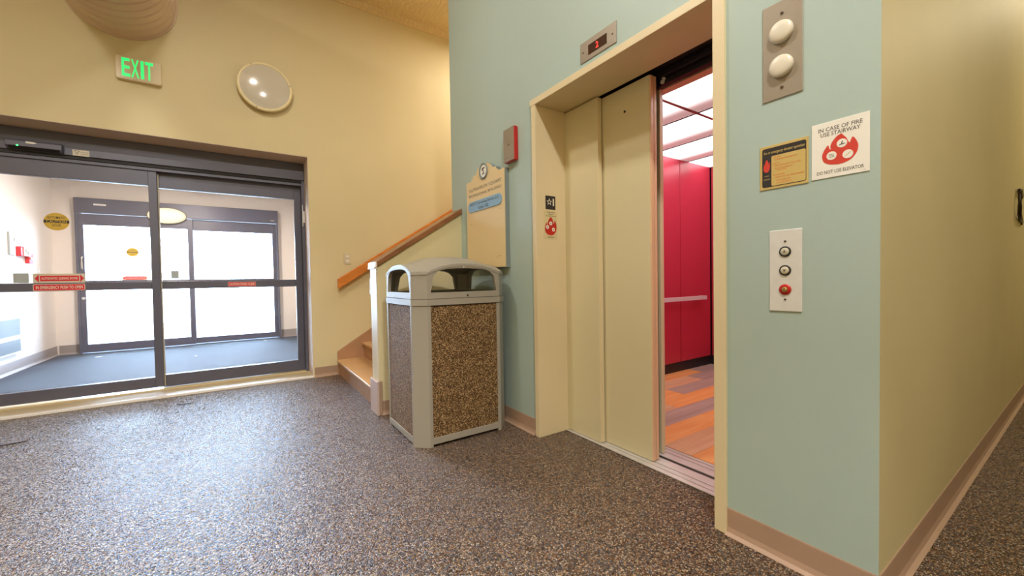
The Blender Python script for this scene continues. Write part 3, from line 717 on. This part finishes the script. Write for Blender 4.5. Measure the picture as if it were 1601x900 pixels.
lt = thing('hall_lantern', (WX, 0.648, 1.652), 'tall bronze steel plate with two round white lamps, high beside the elevator', 'indicator light', basis='elev')
MB().box(-0.063, 0.063, 0, 0.335, 0, 0.004, 0.0015).build('plate', M['steel_warm'], lt)
for y in (0.106, 0.224):
    MB().lathe([(0.037, 0.004), (0.038, 0.012), (0.036, 0.018), (0.030, 0.0215), (0.015, 0.0235), (0, 0.024)], (0, y, 0)).build('lamp_lens', M['lens'], lt)
for y in (0.035, 0.290): MB().cyl((0, y, 0.005), 0.005, 0.003, 'z', 12).build('screw', M['screw'], lt)

cs = thing('call_station', (WX, 0.638, 0.902), 'silver elevator call plate with two clear buttons and a red key switch', 'button panel', basis='elev')
MB().box(-0.051, 0.051, 0, 0.287, 0, 0.004, 0.0015).build('plate', M['steel'], cs)
for y in (0.210, 0.144):
    r = MB(); r.lathe([(0.0185, 0.004), (0.0185, 0.007), (0.0145, 0.009), (0.0135, 0.006)], (0, y, 0)); ro = r.build('button_ring', M['black'], cs)
    MB().lathe([(0.0135, 0.004), (0.0135, 0.009), (0.010, 0.011), (0, 0.0115)], (0, y, 0)).build('button', M['buttonclear'], ro)
    f = 1 if y > 0.2 else -1
    flat([(-0.005, y - f * 0.003), (0.005, y - f * 0.003), (0, y + f * 0.006)], 0.0115, 0.0119).build('arrow', M['greyprint'], ro)
r = MB(); r.lathe([(0.019, 0.004), (0.019, 0.0065), (0.011, 0.007), (0.0, 0.007)], (0, 0.077, 0)); ro = r.build('key_switch_ring', M['red'], cs)
MB().lathe([(0.009, 0.007), (0.009, 0.012), (0.006, 0.013), (0, 0.0128)], (0, 0.077, 0)).build('key_lock', M['brass'], ro)
MB().box(-0.001, 0.001, 0.073, 0.081, 0.0125, 0.0134).build('key_slot', M['black'], ro)
for y in (0.246, 0.042): MB().cyl((0, y, 0.0045), 0.0035, 0.003, 'z', 12).build('screw', M['screw'], cs)

def flame(mb, cx, cy, w, h, z0, z1):
    """drop-shaped flame with a side lick, in a w x h box"""
    P = [(0.02, -0.5), (0.30, -0.42), (0.47, -0.20), (0.50, 0.02), (0.44, 0.20), (0.35, 0.34), (0.30, 0.24), (0.27, 0.14), (0.23, 0.20), (0.18, 0.34), (0.10, 0.44), (0.05, 0.52),
         (-0.08, 0.46), (-0.20, 0.32), (-0.26, 0.18), (-0.24, 0.04), (-0.29, 0.10), (-0.31, 0.24), (-0.42, 0.10), (-0.50, -0.10), (-0.46, -0.32), (-0.30, -0.44)]
    for it in range(2):   # corner cutting, tips stay fairly sharp
        Q = []
        for i, p in enumerate(P):
            q = P[(i + 1) % len(P)]
            Q += [(p[0] * .8 + q[0] * .2, p[1] * .8 + q[1] * .2), (p[0] * .2 + q[0] * .8, p[1] * .2 + q[1] * .8)]
        P = Q
    return mb.prism([(cx + x * w, cy + y * h) for x, y in P], 'z', z0, z1)
ws = thing('fire_stairway_sign', (WX, 0.485, 1.343), 'white square fire sign with a red flame, upper right of the call plate', 'sign', basis='elev')
MB().box(-0.075, 0.075, 0, 0.180, 0, 0.0025, 0.0008).build('plate', M['signwhite'], ws)
text('IN CASE OF FIRE', -0.056, 0.058, 0.150, 0.163, 0.0028, ws, M['greyprint'], bold=0.02)
text('USE STAIRWAY', -0.050, 0.053, 0.134, 0.147, 0.0028, ws, M['greyprint'], bold=0.02)
text('DO NOT USE ELEVATOR', -0.060, 0.062, 0.013, 0.024, 0.0028, ws, M['greyprint'], bold=0.02)
text('fire safety', 0.055, 0.066, 0.006, 0.008, 0.0028, ws, M['greyprint'])
fo = flame(MB(), 0.001, 0.084, 0.095, 0.095, 0.0025, 0.0031).build('flame', M['redprint'], ws)
for k, (x, y) in enumerate(((0.007, 0.102), (-0.020, 0.069), (0.022, 0.064))):
    flat(circ(x, y, 0.0135, 20), 0.0031, 0.0036).build('round_symbol', M['signwhite'], fo)
    if k == 0: flat([(x - .007, y - .006), (x + .008, y - .004), (x + .008, y - .001), (x + .001, y - .002), (x + .003, y + .007), (x, y + .007), (x - .003, y - .003), (x - .007, y - .003)], 0.0036, 0.0039).build('pictogram', M['greyprint'], fo)
    elif k == 1:
        b = MB()
        for d in (-0.004, 0, 0.004): b.box(x - 0.007, x + 0.007, y + d - 0.0007, y + d + 0.0007, 0.0036, 0.0039)
        b.build('pictogram', M['greyprint'], fo)
    else: flat([(x - .009, y - .005), (x - .007, y - .007), (x + .009, y + .005), (x + .007, y + .007)], 0.0036, 0.0039).build('pictogram', M['clearsticker'], fo)

gs = thing('elevator_operation_sign', (WX, 0.645, 1.339), 'gold and black plate of elevator emergency instructions, left of the white fire sign', 'sign', basis='elev')
MB().box(-0.076, 0.076, 0, 0.156, 0, 0.003, 0.0008).build('plate', M['gold'], gs)
flat(rrect(-0.068, 0.070, 0.008, 0.147, 0.007), 0.003, 0.0034).build('black_field', M['blackprint'], gs)
flat(rrect(-0.037, 0.0685, 0.0105, 0.117, 0.005), 0.0034, 0.0038).build('gold_field', M['gold'], gs)
text('fire or emergency elevator operation', -0.062, 0.066, 0.123, 0.136, 0.0038, gs, M['gold'], bold=0.01)
for s, x, w, y in (('KEY OFF', 0, .022, .107), ('NORMAL ELEVATOR OPERATION', .005, .068, .099), ('KEY ON', 0, .020, .085), ('SENDS ELEVATOR TO THIS FLOOR', .005, .080, .077),
                   ('WITH DOOR OPENED AT', .005, .056, .067), ('THIS STATION', .012, .030, .060), ('KEY BY-PASS', 0, .036, .045), ('CANCELS OUT ALL SMOKE SENSORS', .005, .090, .036),
                   ('ELEVATOR RETURNS', .012, .042, .025), ('TO NORMAL SERVICE', .010, .048, .016)):
    text(s, -0.031 + x, -0.031 + x + w, y, y + 0.0052, 0.0041, gs, M['orangeprint'])
flame(MB(), -0.0525, 0.084, 0.022, 0.046, 0.0034, 0.0039).build('flame', M['redprint'], gs)
text('main', -0.060, -0.045, 0.046, 0.052, 0.0038, gs, M['gold']); text('station', -0.063, -0.042, 0.034, 0.040, 0.0038, gs, M['gold'])

js = thing('floor_number_plate', (1.697, 2.05, 1.480), 'small dark square plate with a star and 1 on the left elevator jamb', 'sign', basis='entry')
MB().box(-0.041, 0.041, 0, 0.088, 0, 0.002, 0.0005).build('plate', M['blackprint'], js)
sp, si = [], []
for k in range(10):
    a = PI / 2 + k * PI / 5; r_ = 0.024 if k % 2 == 0 else 0.0105
    sp.append((-0.011 + r_ * math.cos(a), 0.048 + r_ * math.sin(a)))
    si.append((-0.011 + r_ * 0.62 * math.cos(a), 0.048 + r_ * 0.62 * math.sin(a)))
s_ = MB(); s_.strip(sp + [sp[0]], si + [si[0]], 'z', 0.002, 0.0026); s_.build('star', M['whiteprint'], js)
text('1', 0.018, 0.028, 0.024, 0.072, 0.0026, js, M['whiteprint'], bold=0.02)
jf = thing('flame_sticker', (1.697, 2.05, 1.285), 'clear sticker with a red flame, under the star plate on the left elevator jamb', 'sign', basis='entry')
MB().box(-0.058, 0.055, 0, 0.185, 0, 0.0006).build('film', M['clearsticker'], jf)
for s, w, y in (('In case of fire', 0.062, 0.173), ('elevators', 0.044, 0.161), ('are out of service', 0.084, 0.149)):
    text(s, -w / 2 + .002, w / 2 + .002, y, y + 0.009, 0.0009, jf, M['blackprint'], bold=0.02)
fo = flame(MB(), 0.0, 0.085, 0.100, 0.120, 0.0006, 0.0010).build('flame', M['red'], jf)
for x, y in ((0.000, 0.105), (-0.028, 0.080), (0.022, 0.065)):
    flat(circ(x, y, 0.0125, 18), 0.0010, 0.0014).build('round_symbol', M['signwhite'], fo)
    flat([(x - .006, y - .006), (x + .005, y - .003), (x + .001, y + .006)], 0.0014, 0.0017).build('pictogram', M['greyprint'], fo)
text('USE EXIT', -0.026, 0.028, 0.010, 0.019, 0.0009, jf, M['blackprint'], bold=0.02)

# ------------------------------------------------------------------ things on the entry wall
ex = thing('exit_sign', (-0.682, EY, 2.905), 'lit green and ivory EXIT sign on the tan wall above the sliding doors', 'exit sign', basis='entry')
MB().prism(rrect(-0.150, 0.150, -0.100, 0.100, 0.016), 'z', 0.0, 0.045, bev=0.006).build('housing', M['exit_body'], ex)
for ch, a, b_ in (('E', -0.108, -0.055), ('X', -0.048, 0.003), ('I', 0.014, 0.034), ('T', 0.043, 0.096)):
    text(ch, a, b_, -0.075, 0.080, 0.0462, ex, M['exit_on'], 'letter', 0.035)
wl_ = thing('round_wall_light', (0.262, EY, 2.985), 'round unlit wall light with ivory rim on the tan wall right of the exit sign', 'light fixture', basis='entry')
MB().lathe([(0.20, 0), (0.205, 0.045), (0.0, 0.045)], n=64).build('base_pan', M['steel_warm'], wl_)
MB().lathe([(0.236, 0.042), (0.241, 0.052), (0.236, 0.066), (0.222, 0.071), (0.214, 0.066), (0.205, 0.045)], n=72).build('rim', M['discrim'], wl_)
MB().lathe([(0.216, 0.064), (0.17, 0.074), (0.11, 0.082), (0.05, 0.086), (0, 0.087)], n=72).build('diffuser', M['disc'], wl_)
for a in (120, 15, 250):
    c, s = math.cos(math.radians(a)), math.sin(math.radians(a))
    MB().box(0.226 * c - .004, 0.226 * c + .004, 0.226 * s - .005, 0.226 * s + .005, 0.068, 0.073).build('clip', M['screw'], wl_)
du = thing('round_duct', (-0.789, 2.9, 3.549), 'large round beige spiral duct under the ceiling, entering the wall above the exit sign', 'duct')
prof = []; L0, L1 = 0.0, 7.9
k = 0.0
while k < L1:
    prof += [(0.373, k), (0.373, k + 0.012), (0.373, k + 0.078), (0.373, k + 0.090), (0.379, k + 0.092), (0.379, k + 0.097), (0.373, k + 0.099)]; k += 0.1
M['duct'] = mat('pinkish_beige_duct_paint', srgb(222, 200, 178), 0.42, metal=0.1, var=0.05, vscale=4)
MB().lathe(prof, (-0.789, EY - L1 - 0.03, 3.549), 'y', 72).build('spiral_shell', M['duct'], du, True)
b = MB(); b.lathe([(0.373, 0), (0.386, 0.0), (0.386, 0.02), (0.373, 0.02)], (-0.789, EY - 0.021, 3.549), 'y', 72); b.build('wall_collar', M['duct'], du, True)
for y in (3.0, 0.6, -2.0): MB().cyl((-0.789, y, 4.05), 0.008, 0.25, 'z', 8).build('hanger_rod', M['steel'], du, True)

ms = thing('motion_sensor', (-1.395, 5.085, 2.172), 'long dark motion sensor with a green light on the sliding door header', 'sensor')
MB().prism([(5.085, 2.175), (5.085, 2.250), (5.05, 2.250), (5.036, 2.235), (5.036, 2.195), (5.055, 2.175)], 'x', -1.555, -1.235, bev=0.003).build('housing', M['bronze'], ms, True)
MB().prism([(5.080, 2.1745), (5.054, 2.1745), (5.037, 2.1925), (5.043, 2.1925), (5.058, 2.180)], 'x', -1.54, -1.25).build('lens_strip', M['black'], ms, True)
MB().cyl((-1.487, 5.034, 2.197), 0.006, 0.004, 'y', 12).build('indicator_light', M['led'], ms, True)
MB().prism([(-1.440, 2.220), (-1.440, 2.236), (-1.395, 2.236), (-1.378, 2.228), (-1.395, 2.220)], 'y', 5.0345, 5.036).build('label_sticker', M['white'], ms, True, 'small white arrow-shaped sticker')
ts = thing('header_warning_sticker', (-1.13, 5.085, 2.20), 'small pale sticker with a triangle on the header right of the motion sensor', 'sticker', basis='entry')
MB().box(-0.052, 0.052, -0.026, 0.026, 0, 0.001).build('film', M['sticker'], ts)
b = MB(); b.strip([(-0.044, 0.018), (-0.008, 0.018), (-0.026, -0.014), (-0.044, 0.018)], [(-0.038, 0.015), (-0.014, 0.015), (-0.026, -0.007), (-0.038, 0.015)], 'z', 0.001, 0.0014); b.build('triangle', M['greyprint'], ts)
b = MB().box(-0.004, 0.046, 0.006, 0.008, 0.001, 0.0013).box(-0.004, 0.046, -0.010, -0.008, 0.001, 0.0013); b.build('printed_line', M['greyprint'], ts)

def caution_oval(loc, label, sc_=1.0):
    t = thing('caution_sticker', loc, label, 'sticker', basis='entry')
    s = sc_
    flat(circ(0, 0, 0.078 * s, 40, 0.076 * s), 0, 0.0008).build('film', M['yellow'], t)
    band = [(x, y) for x, y in circ(0, 0, 0.077 * s, 72, 0.075 * s) if abs(y) <= 0.0161 * s]
    r_ = sorted([p for p in band if p[0] > 0], key=lambda p: p[1]); l_ = sorted([p for p in band if p[0] < 0], key=lambda p: -p[1])
    flat(r_ + l_, 0.0008, 0.0012).build('black_band', M['blackprint'], t)
    text('AUTOMATIC', -0.056 * s, 0.056 * s, 0.024 * s, 0.046 * s, 0.0011, t, M['blackprint'], bold=0.03)
    text('CAUTION', -0.062 * s, 0.062 * s, -0.012 * s, 0.012 * s, 0.0015, t, M['yellow'], bold=0.04)
    text('DOOR', -0.027 * s, 0.027 * s, -0.042 * s, -0.022 * s, 0.0011, t, M['blackprint'], bold=0.03)
    return t
caution_oval((-1.312, 5.1475, 1.595), 'yellow oval caution sticker high on the near left sliding door glass')
caution_oval((-1.405, 8.7175, 1.552), 'small yellow oval caution sticker seen on the outer far door glass', 0.96)
def arrow_sign(loc, label, hw=0.158, hh=0.041):
    t = thing('sliding_door_sign', loc, label, 'sticker', basis='entry')
    flat(rrect(-hw, hw, -hh, hh, 0.008), 0, 0.0008).build('film', M['sticker'], t)
    flat([(-hw + .008, 0), (-hw + .034, -hh + .006), (-hw + .034, hh - .006)], 0.0008, 0.0012).build('arrow', M['redsign'], t)
    flat([(hw - .008, 0), (hw - .034, hh - .006), (hw - .034, -hh + .006)], 0.0008, 0.0012).build('arrow', M['redsign'], t)
    MB().box(-hw + .040, hw - .040, -0.024, 0.024, 0.0008, 0.0012).build('red_field', M['redsign'], t)
    text('AUTOMATIC SLIDING DOOR', -hw + .048, hw - .048, -0.010, 0.010, 0.0015, t, M['whiteprint'], bold=0.03)
    return t
arrow_sign((-1.306, 5.1475, 1.100), 'red and white double-arrow sticker on the near left sliding door glass')
arrow_sign((-1.387, 8.7175, 1.140), 'small double-arrow sticker seen on the outer far door glass', 0.15, 0.032)
pu = thing('push_to_open_sign', (-1.304, 5.1255, 1.022), 'red sticker reading in emergency push to open, on the near left push rail', 'sticker', basis='entry')
flat(rrect(-0.157, 0.157, -0.029, 0.029, 0.010), 0, 0.0006).build('film', M['whiteprint'], pu)
flat(rrect(-0.153, 0.153, -0.0255, 0.0255, 0.008), 0.0006, 0.0010).build('red_field', M['redsign'], pu)
text('IN EMERGENCY PUSH TO OPEN', -0.140, 0.142, -0.014, 0.014, 0.0013, pu, M['whiteprint'], bold=0.03)
cs2 = thing('stand_clear_sign', (0.020, 5.1855, 1.022), 'red sticker reading caution stand clear, on the push rail of the right sliding door', 'sticker', basis='entry')
flat(rrect(-0.123, 0.123, -0.024, 0.024, 0.004), 0, 0.0006).build('film', M['whiteprint'], cs2)
flat(rrect(-0.121, 0.121, -0.022, 0.022, 0.004), 0.0006, 0.0010).build('red_field', M['redsign'], cs2)
text('CAUTION STAND CLEAR', -0.112, 0.112, -0.013, 0.013, 0.0013, cs2, M['whiteprint'], bold=0.03)
for (x, y, z, w, h, lab) in ((-1.532, 5.1475, 1.104, 0.044, 0.041, 'pale grey sticker back on the near left glass, left of the double-arrow sticker'),
                             (-0.532, 5.2075, 1.126, 0.031, 0.038, 'pale grey sticker back low on the right sliding door glass')):
    t = thing('sticker_back', (x, y, z), lab, 'sticker', basis='entry')
    flat(rrect(-w, w, -h, h, 0.006), 0, 0.0008).build('film', M['sticker_grey'], t)

# vestibule fittings
bl = thing('oval_dome', (-0.962, 8.68, 2.155), 'glowing cream oval dome on the header of the outer doors', 'light fixture', basis='entry')  # self-glowing cream oval, built as a solid on the outer door header
MB().lathe([(0.255, 0.0), (0.255, 0.012), (0.24, 0.02), (0, 0.02)], n=48, sy=0.53).build('base_ring', M['steel_warm'], bl)
MB().lathe([(0.243, 0.018), (0.235, 0.05), (0.20, 0.08), (0.13, 0.10), (0.06, 0.108), (0, 0.11)], n=48, sy=0.52).build('dome', M['ovalglow'], bl)
ht = thing('wall_heater', (-2.285, 6.9, 0.235), 'pale recessed wall heater with grey grilles on the vestibule side wall', 'heater', basis='left')
MB().box(-0.55, 0.56, 0, 0.495, 0, 0.045, 0.004).build('casing', M['white'], ht)
MB().box(-0.52, 0.535, 0.215, 0.415, 0.045, 0.047).build('upper_grille', M['heater'], ht)
MB().box(-0.52, 0.535, 0.02, 0.165, 0.045, 0.047).build('lower_grille', M['heater'], ht)
b = MB()
for k in range(14): b.box(-0.52, 0.535, 0.222 + 0.014 * k, 0.226 + 0.014 * k, 0.047, 0.052)
for k in range(10): b.box(-0.52, 0.535, 0.026 + 0.014 * k, 0.030 + 0.014 * k, 0.047, 0.052)
b.build('louvres', M['heater'], ht)
ap = thing('access_panel', (-2.285, 7.42, 1.42), 'tall grey metal plate on the vestibule side wall above the heater', 'panel', basis='left')
MB().box(-0.065, 0.075, 0, 0.275, 0, 0.02, 0.003).build('plate', M['sticker_grey'], ap)
MB().box(0.045, 0.06, 0.17, 0.21, 0.02, 0.03, 0.003).build('latch', M['white'], ap)
hs = thing('fire_alarm_horn', (-2.285, 7.68, 1.475), 'red and white fire alarm horn strobe on the vestibule side wall', 'fire alarm', basis='left')
MB().box(-0.12, 0.12, -0.06, 0.06, 0, 0.045, 0.006).build('housing', M['redsign'], hs)
MB().box(-0.06, 0.115, -0.055, 0.055, 0.045, 0.055, 0.004).build('front', M['white'], hs)
MB().cyl((0.0, 0.012, 0.058), 0.022, 0.01, 'z', 20).cyl((0.055, -0.015, 0.058), 0.022, 0.01, 'z', 20).build('lens', M['sticker_grey'], hs)
pst = thing('fire_pull_station', (-2.285, 7.87, 1.395), 'small red fire pull station right of the alarm horn in the vestibule', 'fire alarm', basis='left')
MB().box(-0.06, 0.06, -0.06, 0.06, 0, 0.04, 0.006).build('housing', M['redsign'], pst)
MB().box(-0.045, 0.05, -0.015, 0.012, 0.04, 0.052, 0.004).build('pull_bar', M['white'], pst)
kp = thing('key_switch', (-2.285, 8.25, 1.285), 'thin pale switch plate near the far corner of the vestibule side wall', 'switch', basis='left')
MB().box(-0.03, 0.03, -0.055, 0.055, 0, 0.006, 0.002).build('plate', M['white'], kp)
MB().cyl((0, 0, 0.009), 0.01, 0.008, 'z', 16).build('key_cylinder', M['steel'], kp)
lv = [(-1.72, 8.15, 'largest pale leaf scrap on the vestibule mat, toward its far left corner'),
      (-0.55, 7.3, 'pale leaf scrap on the vestibule mat near the middle door stile'),
      (0.35, 8.45, 'pale leaf scrap at the foot of the outer doors, right side')]
for k, (x, y, lab) in enumerate(lv):
    a = k * 1.3; w_ = (0.045, 0.028, 0.028)[k]
    pts = [(x + w_ * s_ * math.cos(a + t), y + w_ * s_ * math.sin(a + t)) for t, s_ in ((0, 1), (0.9, .4), (1.8, .7), (2.9, .4), (3.6, .9), (4.6, .35), (5.4, .6))]
    o = MB().prism(pts, 'z', 0.001, 0.004).build('dry_leaf', M['sticker'])
    tag(o, lab, 'leaf', 'leaf scraps on the vestibule mat')

for (x, y, l_, lab) in ((-1.27, 4.035, 0.07, 'dark dry leaf scrap on the pebble floor at the far left, before the threshold'),
                       (-0.42, 4.45, 0.05, 'small dark scrap on the pebble floor in front of the middle door stile')):
    o = MB().prism([(x - l_, y - .006), (x - .3 * l_, y - .016), (x + .4 * l_, y - .008), (x + l_, y + .004), (x + .3 * l_, y + .010), (x - .4 * l_, y + .006)], 'z', 0.0, 0.004).build('leaf_scrap', M['blackprint'])
    tag(o, lab, 'leaf')

# hallway pull
hp = thing('hall_pull_handle', (4.70, HY, 1.53), 'dark metal pull handle on the hallway wall at the far right', 'handle')
MB().tube([(5.00, 0.383, 1.60), (4.80, 0.372, 1.625), (4.665, 0.366, 1.61), (4.64, 0.363, 1.56), (4.64, 0.363, 1.49), (4.665, 0.366, 1.44), (4.80, 0.372, 1.415), (5.00, 0.383, 1.40)], 0.011, 10).build('grip', M['darkmetal'], hp, True)
MB().cyl((5.0, 0.381, 1.60), 0.02, 0.008, 'y', 16).build('mount', M['darkmetal'], hp, True)
MB().cyl((5.0, 0.381, 1.40), 0.02, 0.008, 'y', 16).build('mount', M['darkmetal'], hp, True)
